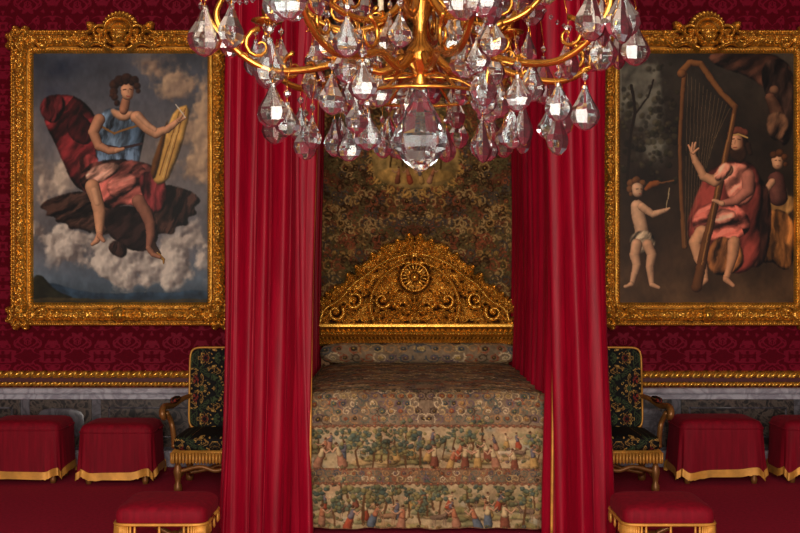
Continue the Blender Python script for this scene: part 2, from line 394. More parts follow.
# right child
B.limb([(774,178),(776,194)],[8.5,9.5],(100,62,54),nz=.5); B.limb([(775,158),(775,162)],[6.2,5.2],(214,164,126)); 
for x,y,r in[(771,152.5,3.8),(777,151,4.2),(782,155,3.4),(783,162,2.6)]: B.limb([(x,y)],[r],(90,56,32),soft=.4,nz=.8)
B.line([(772.5,158.5),(774,158.3)],.5,(70,36,28)); B.line([(776.5,158.3),(778,158.5)],.5,(70,36,28)); B.line([(774.5,163.4),(776.2,163.4)],.5,(140,60,50))
B.limb([(770,180),(764,188),(758,191)],[3.8,3,2.2],(204,154,120))
# David
B.poly([(744,176),(758,172),(770,196),(768,240),(760,266),(742,262),(744,220)],(66,38,30),fold=(.1,7,.5))
B.poly([(700,178),(712,164),(728,158),(746,158),(758,170),(762,196),(756,222),(760,250),(748,268),(728,272),(706,262),(690,246),(684,226),(690,204)],(108,48,42),fold=(.45,10,.5),vol=.6,r=6)
B.poly([(722,162),(742,160),(754,172),(752,196),(736,206),(722,190)],(196,122,104),fold=(.9,6,.4),r=5)
B.poly([(692,208),(716,196),(744,206),(750,228),(728,242),(704,238),(690,226)],(172,92,80),fold=(1.25,7,.5),r=5)
B.poly([(700,214),(720,204),(738,212),(722,224)],(212,140,120),fold=(1.3,5,.4),alpha=.8)
B.poly([(712,232),(738,238),(744,262),(722,276),(702,264)],(136,88,52),fold=(.3,6,.5))
B.limb([(700,230),(693,240),(697,254),(701,264),(704,276)],[7,6.4,5.6,4.4,2.8],(224,168,128)); B.limb([(704,277),(699,282),(694,284)],[3,2.4,1.6],(220,166,128))
B.limb([(732,240),(731,252),(728,264),(724,276)],[6.4,5.6,4.4,3],(208,152,114)); B.limb([(724,277),(731,283)],[3,2],(206,152,116))
B.limb([(738,141)],[8.6],(52,34,24),soft=.4,nz=.9); B.limb([(746,143),(748,151)],[3.2,2.4],(50,34,24))
B.limb([(734,138),(734.5,144)],[6.6,5.4],(220,162,124)); B.poly([(727,145),(731,148.5),(738,147),(742,142),(746,150),(741,161),(733,160),(728,153)],(52,34,24),vol=.4,r=3,nz=.9)
B.limb([(728,131.5),(735,128),(743,131)],[3,4,3.6],(120,66,50),nz=.6); B.line([(727.6,134),(736,131.8),(745,135.4)],.9,(190,154,92))
B.line([(729.5,137.5),(732,136.5)],.55,(60,30,24)); B.line([(735.5,136.8),(738.3,137.5)],.55,(60,30,24)); B.line([(733,138),(732.6,141.6)],.45,(164,112,84)); B.line([(731.3,145.2),(734.6,145)],.5,(130,50,42)); B.blob(739.6,142,2,5,(140,90,64),.5)
# harp
B.limb([(683,72),(680,100),(678,150),(680,200),(683,244)],[2.6,2.2,2,2.2,2.8],(124,82,46))
B.limb([(680,70),(688,61),(699,62),(708,76),(720,92),(733,105)],[4,3.4,3.2,3.2,3,3.2],(134,90,50)); B.limb([(680,72)],[4.6],(140,94,54))
B.limb([(733,105),(727,140),(716,190),(704,240),(695,284)],[2.4,3,3.7,4.4,5.4],(108,70,40)); B.line([(731,112),(700,262)],.7,(164,116,68))
for k in range(12):
    t=k/11.; B.line([(686+t*42,72+t*34),(683+t*30,246-t*110)],.28,(170,140,95),.6)
# arms
B.limb([(725,168),(713,179),(702,174),(694,160),(691,151)],[6.2,5.4,4.6,3.6,2.8],(224,168,128)); B.limb([(691,150),(694,141)],[2.0,1.1],(224,168,130)); B.limb([(690,150),(687,143)],[1.8,1],(220,164,126)); B.limb([(690,150),(691,141)],[1.6,.9],(220,164,126)); B.limb([(691,151),(697,146)],[1.6,.9],(220,164,126))
B.poly([(720,160),(732,162),(724,176),(714,180),(712,172)],(200,130,110),fold=(.6,4,.4))
B.limb([(746,174),(746,188),(734,198),(720,201)],[6.6,5.8,4.6,3.2],(190,122,104)); B.limb([(720,201),(711,198)],[2.8,1.6],(224,170,134))
# putto
B.limb([(636,204),(637,214),(640,226),(641,234)],[6.6,7.2,6.8,7.2],(232,188,152)); B.poly([(630,230),(650,227),(656,246),(640,252),(627,244)],(160,142,120),fold=(.6,4,.45))
B.limb([(635,242),(633,252),(635,262),(631,280)],[5.6,5,4.4,2.6],(226,178,142)); B.limb([(646,242),(650,252),(648,264),(650,282)],[5.6,5,4.2,2.6],(222,174,138))
B.limb([(630,281),(624,284)],[2.6,1.8],(220,172,136)); B.limb([(650,282),(657,285)],[2.6,1.8],(220,172,136))
for x,y,r in [(630,181,4.6),(635,178.4,4.6),(641,181,3.6),(628.4,187,3.6),(629.6,192,2.6)]: B.limb([(x,y)],[r],(122,82,48),soft=.4,nz=.9)
B.limb([(636,186.5),(636,190)],[6,5.4],(234,190,154))
B.line([(634.5,187),(636.5,186.8)],.5,(80,44,34)); B.line([(639,186.8),(641,187)],.5,(80,44,34)); B.line([(637.4,191.6),(639.4,191.6)],.5,(160,74,62))
B.limb([(640,204),(651,212),(664,208)],[4.2,3.4,2.2],(228,182,146)); B.limb([(645,187),(650,182),(656,181)],[2.2,3.4,2.8],(148,86,42)); B.line([(656,181),(672,178)],.9,(120,80,48)); B.line([(664,208),(668,186)],.5,(200,180,140)); B.limb([(664,208),(668,206)],[1.8,1],(222,176,140))
B.warp(.45,20); B.brush(.16); B.grade(1.10,.90,(1.04,1,.93),60)

def relief_mesh_xy(c,s): return (c.X-(c.b[0]+c.b[2])/2)*s, -(c.Y-(c.b[1]+c.b[3])/2)*s

# ---------------------------------------------------------------- relief carving
class Relief:
    def __init__(s,x0,y0,x1,y1,sc):
        s.b=(x0,y0,x1,y1); s.sc=sc; s.w=int((x1-x0)*sc)+1; s.h=int((y1-y0)*sc)+1
        s.X,s.Y=np.meshgrid(np.linspace(x0,x1,s.w),np.linspace(y0,y1,s.h)); s.O=np.zeros((s.h,s.w))
    win=Canvas.win
    def dome(s,x,y,rx,ry,h,a=0,p=.5,base=0):
        m=max(rx,ry); w=s.win(x-m,y-m,x+m,y+m)
        if w is None: return
        dx=s.X[w]-x;dy=s.Y[w]-y;ca,sa=math.cos(a),math.sin(a); q=((dx*ca+dy*sa)/rx)**2+((-dx*sa+dy*ca)/ry)**2
        s.O[w]=np.maximum(s.O[w],np.where(q<1,base+h*np.clip(1-q,0,1)**p,0))
    def stroke(s,pts,r0,r1,h):
        P=[Vector((*p,0)) for p in pts]; P=spl(P,10); n=len(P)
        for k,p in enumerate(P):
            r=r0+(r1-r0)*k/(n-1); s.dome(p.x,p.y,r,r,h*(.5+.5*r/max(r0,r1)))
    def spiral(s,cx,cy,R,a0,turns,r0,r1,h,dr=1):
        n=int(30*turns*max(1,R/5))
        for k in range(n):
            t=k/(n-1); q=R*(1-t)**.8+.2; a=a0+dr*t*turns*2*math.pi; r=r0+(r1-r0)*t
            s.dome(cx+q*math.cos(a),cy+q*math.sin(a),r,r,h*(.6+.4*r/r0))
        s.dome(cx,cy,r0*1.1,r0*1.1,h*1.2)
    def leaf(s,x,y,a,L,W,h,lobes=4):
        w=s.win(x-L-W,y-L-W,x+L+W,y+L+W)
        if w is None: return
        dx=s.X[w]-x;dy=s.Y[w]-y;ca,sa=math.cos(a),math.sin(a); u=(dx*ca+dy*sa)/L; v=(-dx*sa+dy*ca)
        wd=W*np.sqrt(np.clip(np.sin(np.clip(u,0,1)*math.pi*.93+.15),0,1))*(.78+.22*np.abs(np.cos(u*lobes*math.pi)))
        q=np.where((u>0)&(u<1),np.abs(v)/np.maximum(wd,1e-4),9)
        hh=h*np.sqrt(np.clip(1-q*q,0,1))*(.75+.25*np.cos((u*lobes*2-q*1.6)*math.pi))*(.6+.5*np.sin(np.clip(u,0,1)*3.1))
        hh=np.where(q<.14,hh*.7,hh)
        s.O[w]=np.maximum(s.O[w],np.where(q<1,hh,0))
    def rosette(s,x,y,R,n,h,a0=0):
        for k in range(n): s.leaf(x,y,a0+2*math.pi*k/n,R,R*1.9/n*1.3,h,2)
        s.dome(x,y,R*.3,R*.3,h*1.5)
    def mirror(s): s.O=np.maximum(s.O,s.O[:,::-1])
    def obj(s,name,mask,Hh,sc,mat,parent,cx,cy):
        Hh=np.where(mask,Hh,0)
        Hb=bblur(Hh,1); Hh=.5*Hh+.5*Hb; Hh=np.where(mask,Hh,0)
        cav=np.clip(.5+(Hh-bblur(Hh,2.2*s.sc))*22,0,1)  # hollows low, ridges high; drives the painted recess shade
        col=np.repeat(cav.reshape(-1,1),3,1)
        X=(s.X-cx)*sc; Z=-(s.Y-cy)*sc; V=np.stack([X,-Hh,Z],-1).reshape(-1,3)
        f=grid_faces(s.h,s.w); mk=mask.ravel(); keep=mk[f].any(1); f=f[keep]
        used=np.zeros(len(V),bool); used[f.ravel()]=True; idx=np.cumsum(used)-1
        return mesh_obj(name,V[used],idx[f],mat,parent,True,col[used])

# frame
R=Relief(-120,-172,120,158,2.3); HW,HH=109,147; IW,IH=86.5,123
for sy in (-1,1):
    cx,cy=-99,sy*136
    for k in range(8): R.leaf(cx,cy,k*math.pi/4+.39,16,5.5,.05,3)
    R.dome(cx,cy,7,7,.075); R.dome(cx,cy,3.4,3.4,.03,base=.065)
    R.spiral(cx+24,cy-sy*1,6,math.pi,1.3,2.4,1,.045,sy); R.spiral(cx+1,cy-sy*25,6,-sy*math.pi/2,1.3,2.4,1,.045,-sy)
    R.leaf(cx+30,cy,0,20,5.5,.04); R.leaf(cx,cy-sy*31,-sy*math.pi/2,20,5.5,.04)
for y in (-62,0,62): R.leaf(-98,y,-math.pi/2,18,5,.035); R.leaf(-98,y,math.pi/2,18,5,.035); R.dome(-98,y,4,5,.05)
for x in (-52,): 
    for yy in (136,-136): R.leaf(x,yy,0,16,5,.035); R.leaf(x,yy,math.pi,16,5,.035); R.dome(x,yy,4,4,.05)
# crest
R.dome(0,-144,10,11,.085); 
for k in range(15): R.leaf(0,-147,-math.pi+k*math.pi/14,19,3.6,.055,2)
R.stroke([(-8,-134),(-13,-144),(-11,-153),(-4,-157),(0,-157)],2.2,2,.09)
R.spiral(-19,-144,7,0,1.6,2.8,1.2,.07,-1); R.spiral(-33,-138,5.5,0,1.4,2.4,1,.06,1)
R.leaf(-22,-143,-2.3,16,5,.05); R.leaf(-30,-140,math.pi,26,6,.05); R.stroke([(-10,-128),(-22,-133),(-34,-130),(-44,-136)],2.6,1.4,.06)
R.dome(0,136,7,8,.07); R.leaf(-6,136,math.pi,22,6.5,.05)
R.mirror()
aX,aY=np.abs(R.X),np.abs(R.Y); e=np.minimum(HW-aX,HH-aY); side=(HW-aX)<(HH-aY); t=np.where(side,R.Y,R.X)
e_=e*1.06
prof=np.interp(e_,[0,.6,2.5,4,5,6.5,9,12,15,17,18,19.5,20.5,22,23.5,24.6],[.02,.06,.065,.05,.045,.06,.088,.096,.088,.062,.052,.052,.058,.056,.04,.02])
ph=np.abs(t)/9.-np.abs(e_-12)/7.
orn=np.where((e_>6)&(e_<17),.018*np.abs(np.cos(ph*math.pi))**.6+.007*np.cos(np.abs(t)/9*4*math.pi),0)
orn+=np.where((e_>20.3)&(e_<24),.009*np.cos(t/3.0*2*math.pi)*np.sin((e_-20.3)/3.7*math.pi),0)
orn+=np.where((e_>.3)&(e_<3.6),.008*np.cos(t/4*2*math.pi),0)
orn+=.010*(fbm(R.h,R.w,60,44,2)-.5)
body=(e_>=0)&((aX>IW)|(aY>IH))
Hf=np.where(body,prof+orn,0); Hf=np.where(R.O>0,np.maximum(Hf,.03)*.6+.02+R.O,Hf)
mask=(body|(R.O>.002))&~((aX<IW-3)&(aY<IH-3))
frame_me=None
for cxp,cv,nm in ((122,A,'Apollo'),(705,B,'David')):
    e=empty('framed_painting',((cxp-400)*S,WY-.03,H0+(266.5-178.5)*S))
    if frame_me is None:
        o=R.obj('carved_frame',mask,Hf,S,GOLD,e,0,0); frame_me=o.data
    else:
        o=bpy.data.objects.new('carved_frame',frame_me); link(o,e)
    X,Z=relief_mesh_xy(cv,S)
    grid_obj('canvas',X,np.zeros_like(X)-.022,Z,PAINT,e,cv.lincol())
    mb=MB(); mb.box((0,.012,0),(2*(HW-2)*S,.02,2*(HH-2)*S)); mb.obj('backing',WOOD,e,False)

# headboard
Q=Relief(306,230,522,350,3.0); c0=414
sil=chaikin([(314,326),(316,312),(324,303),(331,293),(342,287),(350,277),(360,271),(367,261),(380,256),(388,248),(400,245),(407,239),(421,239),(428,245),(440,248),(448,256),(461,261),(468,271),(478,277),(486,287),(497,293),(504,303),(512,312),(514,326)],1)
def inpoly(P,X,Y):
    ins=np.zeros(X.shape,bool)
    for (xi,yi),(xj,yj) in zip(P,np.roll(P,-1,0)):
        if yi!=yj: ins^=((yi>Y)!=(yj>Y))&(X<(xj-xi)*(Y-yi)/(yj-yi)+xi)
    return ins
ins=inpoly(sil,Q.X,Q.Y)
rq=random.Random(17)
for k in range(760):
    x=rq.uniform(316,414); y=rq.uniform(244,326)
    a=math.atan2(y-324,x-414)+math.sin(x*.13+y*.17)*1.6+rq.uniform(-.3,.3)
    if inpoly(sil,np.array([[x]]),np.array([[y]]))[0,0]: Q.leaf(x,y,a,rq.uniform(7,12),rq.uniform(2.2,3.6),rq.uniform(.02,.046),3)
edge=[(319,316,-2.9),(322,308,-2.5),(330,297,-2.2),(341,288,-2.5),(350,279,-2.1),(361,269,-2.4),(373,259,-2.0),(386,251,-2.3),(397,246,-1.9),(407,241,-1.8)]
for x,y,a in edge: Q.leaf(x+4,y+6,a,14,5.2,.065,3); Q.leaf(x+7,y+9,a+.9,11,4,.05,2); Q.leaf(x+7,y+9,a-.8,9,3.6,.05,2)
Q.stroke([(320,322),(325,309),(340,299),(352,285),(366,275),(382,263),(400,256),(414,254)],2.8,2.4,.065)
Q.stroke([(374,322),(370,306),(374,289),(386,273),(401,264),(414,262)],2.6,2.2,.065)
Q.spiral(336,312,8,-.5,1.4,3.1,1.5,.07,1); Q.spiral(354,299,8,2,1.4,3.2,1.5,.075,-1)
Q.spiral(382,300,7.5,.5,1.3,3.0,1.4,.075,1)
for x,y,a,L in [(338,322,0,16),(345,308,-.6,14),(362,296,-1.0,15),(366,312,.5,13),(390,298,.9,14),(384,286,-1.2,12),(404,316,2.8,14),(372,322,0,14),(324,322,-.9,12),(398,300,-2.4,12),(346,290,.2,12),(360,280,-.4,14),(378,268,-.5,14),(392,316,-.6,13),(357,318,-2.4,12),(398,320,math.pi,16),(384,310,.6,12)]: Q.leaf(x,y,a,L,5,.065,3)
for x,y in [(345,320),(366,286),(378,316),(370,303),(348,291),(329,303),(384,268),(388,316)]: Q.rosette(x,y,4.6,6,.06)
for k in range(20): Q.leaf(c0,277,2*math.pi*k/20,22,3.2,.05,1)
for k in range(90):
    a=2*math.pi*k/90; Q.dome(c0+13.5*math.cos(a),277+13.5*math.sin(a),2,2,.08)
for k in range(26):
    a=2*math.pi*k/26; Q.dome(c0+17.6*math.cos(a),277+17.6*math.sin(a),1.7,1.7,.07)
Q.rosette(c0,277,11.5,12,.06); Q.dome(c0,277,4,4,.06,base=.05)
for a,L in((-math.pi/2,15),(-2.1,13),(-2.6,13),(-1.9,15)): Q.leaf(c0,257,a,L,4.5,.08,3)
Q.rosette(c0,308,12,12,.07); Q.spiral(c0-16,303,4.5,1,1.4,1.8,.8,.06,1); Q.leaf(c0,318,math.pi,18,4,.06,3)
Q.mirror()
yy=Q.Y
base_m=(yy>322)&(yy<346)&(np.abs(Q.X-c0)<np.where(yy<336,99,102))
bp=np.interp(yy,[322,323,326,328,331,333,335,337,340,343,345.5],[.05,.075,.08,.055,.1,.11,.075,.06,.09,.1,.06])
bo=np.where((yy>328)&(yy<335),.02*np.abs(np.cos(Q.X/5.2*math.pi)),0)+np.where((yy>337),.014*np.cos((np.abs(Q.X-c0)+(yy-341)*.8)/4*2*math.pi),0)
Hq=np.where(ins|(Q.O>.002),.02+Q.O*1.1+.008*(fbm(Q.h,Q.w,50,90,2)-.5),0); Hq=np.where(base_m,bp+bo,Hq)
mq=ins|(Q.O>.002)|base_m

# ---------------------------------------------------------------- bed
bed=empty('canopy_bed',(0,0,0)); BX=.165; BHW=.785
hs=9.24/F
hb=empty('headboard',((414.5-400)*hs,9.22,H0+(266.5-292)*hs)); hb.parent=bed
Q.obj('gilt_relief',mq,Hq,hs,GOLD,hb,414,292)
mb=MB(); mb.box((0,.02,-.35),(1.60,.04,.2)); mb.obj('back_board',WOOD,hb,False)
mb=MB()
for sx in(-1,1): mb.box((sx*.74,.02,-1.0),(.07,.04,.95))
mb.obj('board_legs',WOOD,hb,False)

# tapestry pattern painter (cm units)
def flower(c,x,y,r,col):
    for k in range(6):
        a=k*math.pi/3+x; c.limb([(x+r*.6*math.cos(a),y+r*.6*math.sin(a))],[r*.5],col,nz=.1)
    c.limb([(x,y)],[r*.35],(200,170,90))
def scroll(c,x,y,Rr,a0,dr,col,th=.7):
    n=16; P=[(x+Rr*(1-k/n*.85)*math.cos(a0+dr*k/n*8),y+Rr*(1-k/n*.85)*math.sin(a0+dr*k/n*8)) for k in range(n+1)]
    c.line(P,th,col); 
    for k in range(1,9,2):
        q=P[k]; a=a0+dr*k/n*8; c.limb([q,(q[0]+Rr*.35*math.cos(a),q[1]+Rr*.35*math.sin(a))],[th*1.1,th*.4],col)
def tree(c,x,y,s,rr):
    c.line([(x,y),(x+rr.uniform(-1,1)*s*.1,y-.5*s),(x+rr.uniform(-1,1)*s*.15,y-s*.85)],s*.035,(96,70,50))
    for k in range(24):
        c.limb([(x+rr.gauss(0,.22)*s,y-s*rr.uniform(.5,1.08))],[s*rr.uniform(.045,.09)],rr.choice([(98,112,96),(116,122,92),(82,100,94),(144,134,90)]),nz=.5,amb=.45,alpha=.9)
def person(c,x,y,s,rr):
    col=rr.choice([(170,84,62),(102,114,130),(196,158,100),(134,82,66),(178,128,104)]); d=rr.choice([-1,1]); b=rr.uniform(-.15,.15)*s
    c.limb([(x-b,y-s*.04),(x,y-.48*s)],[s*.18,s*.11],col,amb=.45); c.limb([(x,y-.48*s),(x+b*.6,y-.7*s)],[s*.11,s*.09],rr.choice([(190,124,94),(114,110,122),(216,192,150)]),amb=.45)
    c.limb([(x+b*.8,y-.85*s)],[s*.08],(218,176,144)); c.limb([(x+b*.8-.02*s,y-.9*s)],[s*.065],(92,64,48))
    c.limb([(x+.06*s*d+b*.6,y-.68*s),(x+.22*s*d,y-.56*s),(x+.36*s*d,y-.7*s)],[s*.05,s*.04,s*.03],(208,162,132))
def animal(c,x,y,s,rr):
    col=rr.choice([(212,194,166),(160,124,96),(130,108,92)]); d=rr.choice([-1,1])
    c.limb([(x-.3*s,y-.45*s),(x+.3*s,y-.45*s)],[s*.14,s*.16],col); c.limb([(x+.3*s*d,y-.5*s),(x+.45*s*d,y-.75*s),(x+.58*s*d,y-.72*s)],[s*.09,s*.07,s*.045],col)
    for q in(-.3,-.2,.22,.32): c.line([(x+q*s,y-.35*s),(x+q*s,y)],s*.03,col)
W2=BHW*100; TOPL=190; ARC=18; DROP=84; LT=TOPL+ARC+DROP
C=Canvas(-W2,0,W2,LT,2.9,(136,118,100)); E0=TOPL+ARC
C.I*=(1+.35*(fbm(C.h,C.w,40,24,3)-.5))[...,None]
PAL=[(158,90,66),(100,112,102),(200,174,128),(116,98,110),(82,68,58),(182,140,98),(82,92,104),(218,198,164)]
def ornate(y0,y1,step,seed,sz):
    r2=random.Random(seed); y=y0
    while y<y1:
        x=-W2-2+((int(y/step)%2)*step*.5)
        while x<0:
            Rr=sz*r2.uniform(.8,1.25); a=r2.uniform(0,6.28); dr=r2.choice([-1,1]); col=r2.choice(PAL); k=r2.random(); fc=r2.choice(PAL)
            for m in(1,-1):
                xx=x*m; scroll(C,xx,y,Rr,a if m==1 else math.pi-a,dr*m,col,sz*.12)
                if k<.7: flower(C,xx,y,Rr*.4,fc)
            x+=step*r2.uniform(.75,1.15)
        y+=step*.8
ornate(4,TOPL,11,5,5.5)
ornate(TOPL-2,E0+11,6.5,6,3.6)
def band(y0,y1,col):
    w=C.win(-W2,y0,W2,y1); C.I[w]=np.array(col)*(1+.5*C.N[w])[...,None]
def scene_band(y0,y1,seed):
    r2=random.Random(seed); band(y0,y1,(186,164,130)); hgt=y1-y0
    for _ in range(90): C.blob(r2.uniform(-W2,W2),y0+hgt*r2.uniform(.05,1),r2.uniform(3,9),r2.uniform(1.5,4),r2.choice([(142,152,146),(214,194,160),(166,138,100),(136,134,98),(186,144,114),(134,118,92)]),.6)
    for _ in range(34):
        x=r2.uniform(-W2,W2); y=y0+hgt*r2.uniform(.4,.98); C.poly([(x-9,y+2),(x-3,y-2.4),(x+3,y-2.8),(x+10,y+2)],r2.choice([(136,128,84),(112,114,82),(162,136,94)]),alpha=.7,r=2,nz=.9)
    for row,sc_ in ((.55,.5),(.76,.7),(.96,1.0)):
        x=-W2+3
        while x<W2-2:
            g=y0+hgt*(row+r2.uniform(-.06,.04)); k=r2.random()
            if k<.34: tree(C,x,g,hgt*r2.uniform(.5,.78)*(.65+.35*sc_),r2)
            elif k<.84: person(C,x,g,hgt*r2.uniform(.46,.58)*(.5+.5*sc_),r2)
            else: animal(C,x,g,hgt*.4*(.6+.4*sc_),r2)
            if r2.random()<.7: flower(C,x+r2.uniform(-3,3),g+1.5,1.1,r2.choice(PAL))
            for _q in range(3): C.limb([(x+r2.uniform(-4,4),g+r2.uniform(0,2))],[r2.uniform(.6,1.2)],r2.choice([(108,112,78),(144,118,82)]),alpha=.8,nz=.6)
            x+=r2.uniform(7,13)
    for yb_ in (y0,y1):
        x=-W2; C.line([(-W2,yb_-.4),(W2,yb_-.4)],.35,(116,82,66))
        while x<W2:
            C.line([(x,yb_),(x+2.2,yb_+1.3),(x+4.4,yb_)],.5,(120,82,66)); C.limb([(x+2.2,yb_+.2)],[.7],(176,108,82)); x+=4.4
scene_band(E0+11,E0+42,2)
band(E0+42.7,E0+51,(134,108,86)); ornate(E0+45,E0+51,5,9,2.8)
scene_band(E0+52,E0+84,4)
for m in(-1,1):
    for k in range(30): flower(C,m*(W2-2.2),E0+4+k*2.8,1.4,PAL[k%8])
C.warp(.3,90)
C.I=C.I*.84+bblur(C.I,4)*.06+np.array((150,130,104))*.10
C.I*=(1+.24*(fbm(C.h,C.w,180,110,2)-.5))[...,None]
C.grade(1.14,.88,(1.01,.98,.93),125)
tm=(C.ys<TOPL-2)[:,None,None]; C.I=np.where(tm,C.I*1.25,C.I)  # top panel brightened in its colour to make up for dim grazing light
ccol=C.lincol()
L=C.ys/100.; xs=C.xs/100.
ra=ARC/100/(math.pi/2)
yb=9.08; zt=.915
yp=np.zeros_like(L); zp=np.zeros_like(L)
for i,l in enumerate(L):
    if l<TOPL/100: yp[i]=yb-l; zp[i]=zt
    elif l<(TOPL+ARC)/100:
        a=(l-TOPL/100)/ra; yp[i]=yb-TOPL/100-ra*math.sin(a); zp[i]=zt-ra*(1-math.cos(a))
    else:
        q=l-(TOPL+ARC)/100; yp[i]=yb-TOPL/100-ra-.05*(q/.84)**1.5; zp[i]=zt-ra-q*(zt-ra-.036)/(DROP/100.)
X=np.repeat(xs[None],C.h,0)+BX; Y=np.repeat(yp[:,None],C.w,1); Z=np.repeat(zp[:,None],C.w,1)
dropf=np.clip((L-E0/100.)/.84,0,1)[:,None]; topf=1-np.clip((L-1.8)/.2,0,1)[:,None]
u=xs[None]/BHW
Z=Z-topf*.018*(np.abs(u)**6)*np.ones_like(Z)-topf*.012*(bblur(fbm(C.h,C.w,12,8,2),3))
Z=Z-.02*(1-dropf)*(np.abs(u)**8)
Z=Z-.022*(np.clip((L-1.2)/.8,0,1)**2)[:,None]*(1-dropf)
Y=Y-dropf*(.012*np.sin(u*9+1)+.01*np.sin(u*17)+.01*np.sin(u*31)*dropf)
X=X+dropf*.012*u
rowsel=np.concatenate([np.arange(0,int(TOPL*2.9),2),np.arange(int(TOPL*2.9),C.h)])
grid_obj('coverlet',X[rowsel],Y[rowsel],Z[rowsel],TAPM,bed,ccol[rowsel])
r0=int((E0-8)*2.9); sub=ccol[r0::3][:, ::1]
for sx in(-1,1):
    hh=sub.shape[0]; ww=240; idx=np.linspace(0,C.w-1,ww).astype(int)
    zz=np.linspace(zt-.012,.012,hh)[:,None]*np.ones((1,ww)); yl=np.linspace(7.08,yb,ww)[None]*np.ones((hh,1))
    zz=zz-.025*np.clip((7.9-yl)/.8,0,1)**2*(zz/zt)
    xx=BX+sx*(BHW-.004+.012*(1-zz/zt))+sx*.006*np.sin(yl*14)*(1-zz/zt)
    grid_obj('coverlet_side',xx,yl,np.maximum(zz,.012),TAPM,bed,sub[:,idx])
mb=MB(); mb.pillow((BX,8.10,.44),(2*BHW-.06,1.92,.82),.15,.15); mb.obj('mattress',VELVET2,bed)
nb_=90; wb=C.w//2; th=np.linspace(0,2*math.pi,nb_)[:,None]; xb=np.linspace(-.80,.80,wb)[None]; rad=.085*np.clip(1-np.abs(xb/.805)**14,0.02,1)**.5
colb=ccol[40:40+nb_*2:2, ::2][:, :wb]*.7
grid_obj('bolster',BX-.012+xb+0*th,9.03+rad*.95*np.cos(th),.985+rad*np.sin(th),TAPM,bed,colb)
mb=MB()
for x in(-.83,1.13):
    mb.lathe([(.035,0),(.035,.3),(.028,.35),(.028,3.9)],12,Matrix.Translation((x,7.12,0)))
mb.obj('posts',WOOD,bed)
mb=MB(); mb.box((.08,8.1,3.98),(2.5,2.56,.14)); mb.obj('tester_roof',VELVET2,bed,False,.02)
n=500; pt=[(-1.16,9.36),(-1.16,6.83),(1.32,6.83),(1.32,9.36)]
tt=np.linspace(0,1,n); seg=[2.53,2.48,2.53]; tot=sum(seg); px=np.interp(tt*tot,[0,2.53,5.01,7.54],[p[0] for p in pt]); py=np.interp(tt*tot,[0,2.53,5.01,7.54],[p[1] for p in pt])
zz=np.linspace(0,1,10)[:,None]; bot=3.46+.06*np.abs(np.cos(tt*tot*math.pi/.4))[None]
grid_obj('valance',px[None]+0*zz,py[None]-.01*np.sin(tt*tot*40)[None]*zz,4.05*(1-zz)+bot*zz,VELVET2,bed)
mb=MB(); mb.tube([(a,b-.005,c) for a,b,c in zip(px,py,bot[0])],.014,6); mb.tube([(a,b-.006,4.05) for a,b in zip(px,py)],.03,8); mb.obj('valance_fringe',GOLDP,bed)

# tester tapestry (wall hanging)
T=Canvas(310,-30,520,372,1.8,(98,76,52))
T.I*=(1+.5*(fbm(T.h,T.w,50,26,3)-.5))[...,None]
PT=[(140,80,58),(96,92,62),(164,130,80),(78,74,72),(172,146,102),(108,64,48),(60,46,34),(92,84,58)]
r3=random.Random(21); y=-26
while y<366:
    x=312+r3.uniform(0,6)
    while x<=416:
        Rr=r3.uniform(4,7.5); a=r3.uniform(0,6.28); dr=r3.choice([-1,1]); c1=r3.choice(PT); c2=r3.choice(PT); k=r3.random()
        for m in(1,-1):
            xx=415+(x-415)*m; scroll(T,xx,y,Rr,a if m==1 else math.pi-a,dr*m,c1,.85)
            if k<.35: flower(T,xx,y,Rr*.36,c2)
            for q in range(3): T.limb([(xx+m*(4+q*1.7),y+5-q*3),(xx+m*(7+q),y+7-q*4)],[1.3,.5],c2)
        x+=r3.uniform(6,10)
    y+=r3.uniform(6,8)
# central pictorial cartouche
for m in(1,-1):
    for k in range(9):
        a=-1.4+k*.35; xx=415+m*(44+4*math.cos(k))*math.cos(a); yc=154+40*math.sin(a)
        scroll(T,xx,yc,5.5,a*m,m,(186,146,82),1.0); T.limb([(xx,yc),(xx+m*6,yc+4)],[1.6,.6],(196,158,92))
T.poly([(376,128),(396,122),(415,120),(434,122),(454,128),(460,150),(456,182),(415,190),(374,182),(370,150)],(152,130,84),vol=.08,lit=.1,nz=1.0,r=3,alpha=.9)
for k in range(120): T.limb([(r3.gauss(415,26),r3.gauss(143,9))],[r3.uniform(1,3)],r3.choice([(92,90,52),(142,126,70),(104,90,54),(170,144,84),(78,74,44)]),nz=.8,alpha=.8)
for x,y0_ in((390,150),(402,156),(428,154),(440,148)): T.line([(x,174),(x+1,y0_)],1.0,(70,54,34))
T.poly([(376,170),(410,165),(454,171),(452,180),(415,185),(380,181)],(172,140,84),vol=.1,lit=.1,nz=1.0,r=2)
for x in(398,408,420,432): person(T,x,182,17,r3)
T.warp(.6,60)
T.I=T.I*.8+bblur(T.I,3)*.08+np.array((84,64,44))*.12
T.I*=(1+.3*(fbm(T.h,T.w,120,70,2)-.5))[...,None]
T.grade(1.15,1.0,(1,.955,.88),80)
th_=9.33/F; hang=empty('tester_tapestry',(0,0,0))
X=(T.X-400)*th_; Z=H0+(266.5-T.Y)*th_
grid_obj('woven_hanging',X,9.33+.006*np.sin(X*7),Z,TAPM,hang,T.lincol())
mb=MB(); mb.box(((415-400)*th_,9.35,4.0),(1.8,.03,.05)); mb.box(((415-400)*th_,9.345,2.5),(1.72,.01,3.0)); mb.obj('hanging_rail',WOOD,hang,False)

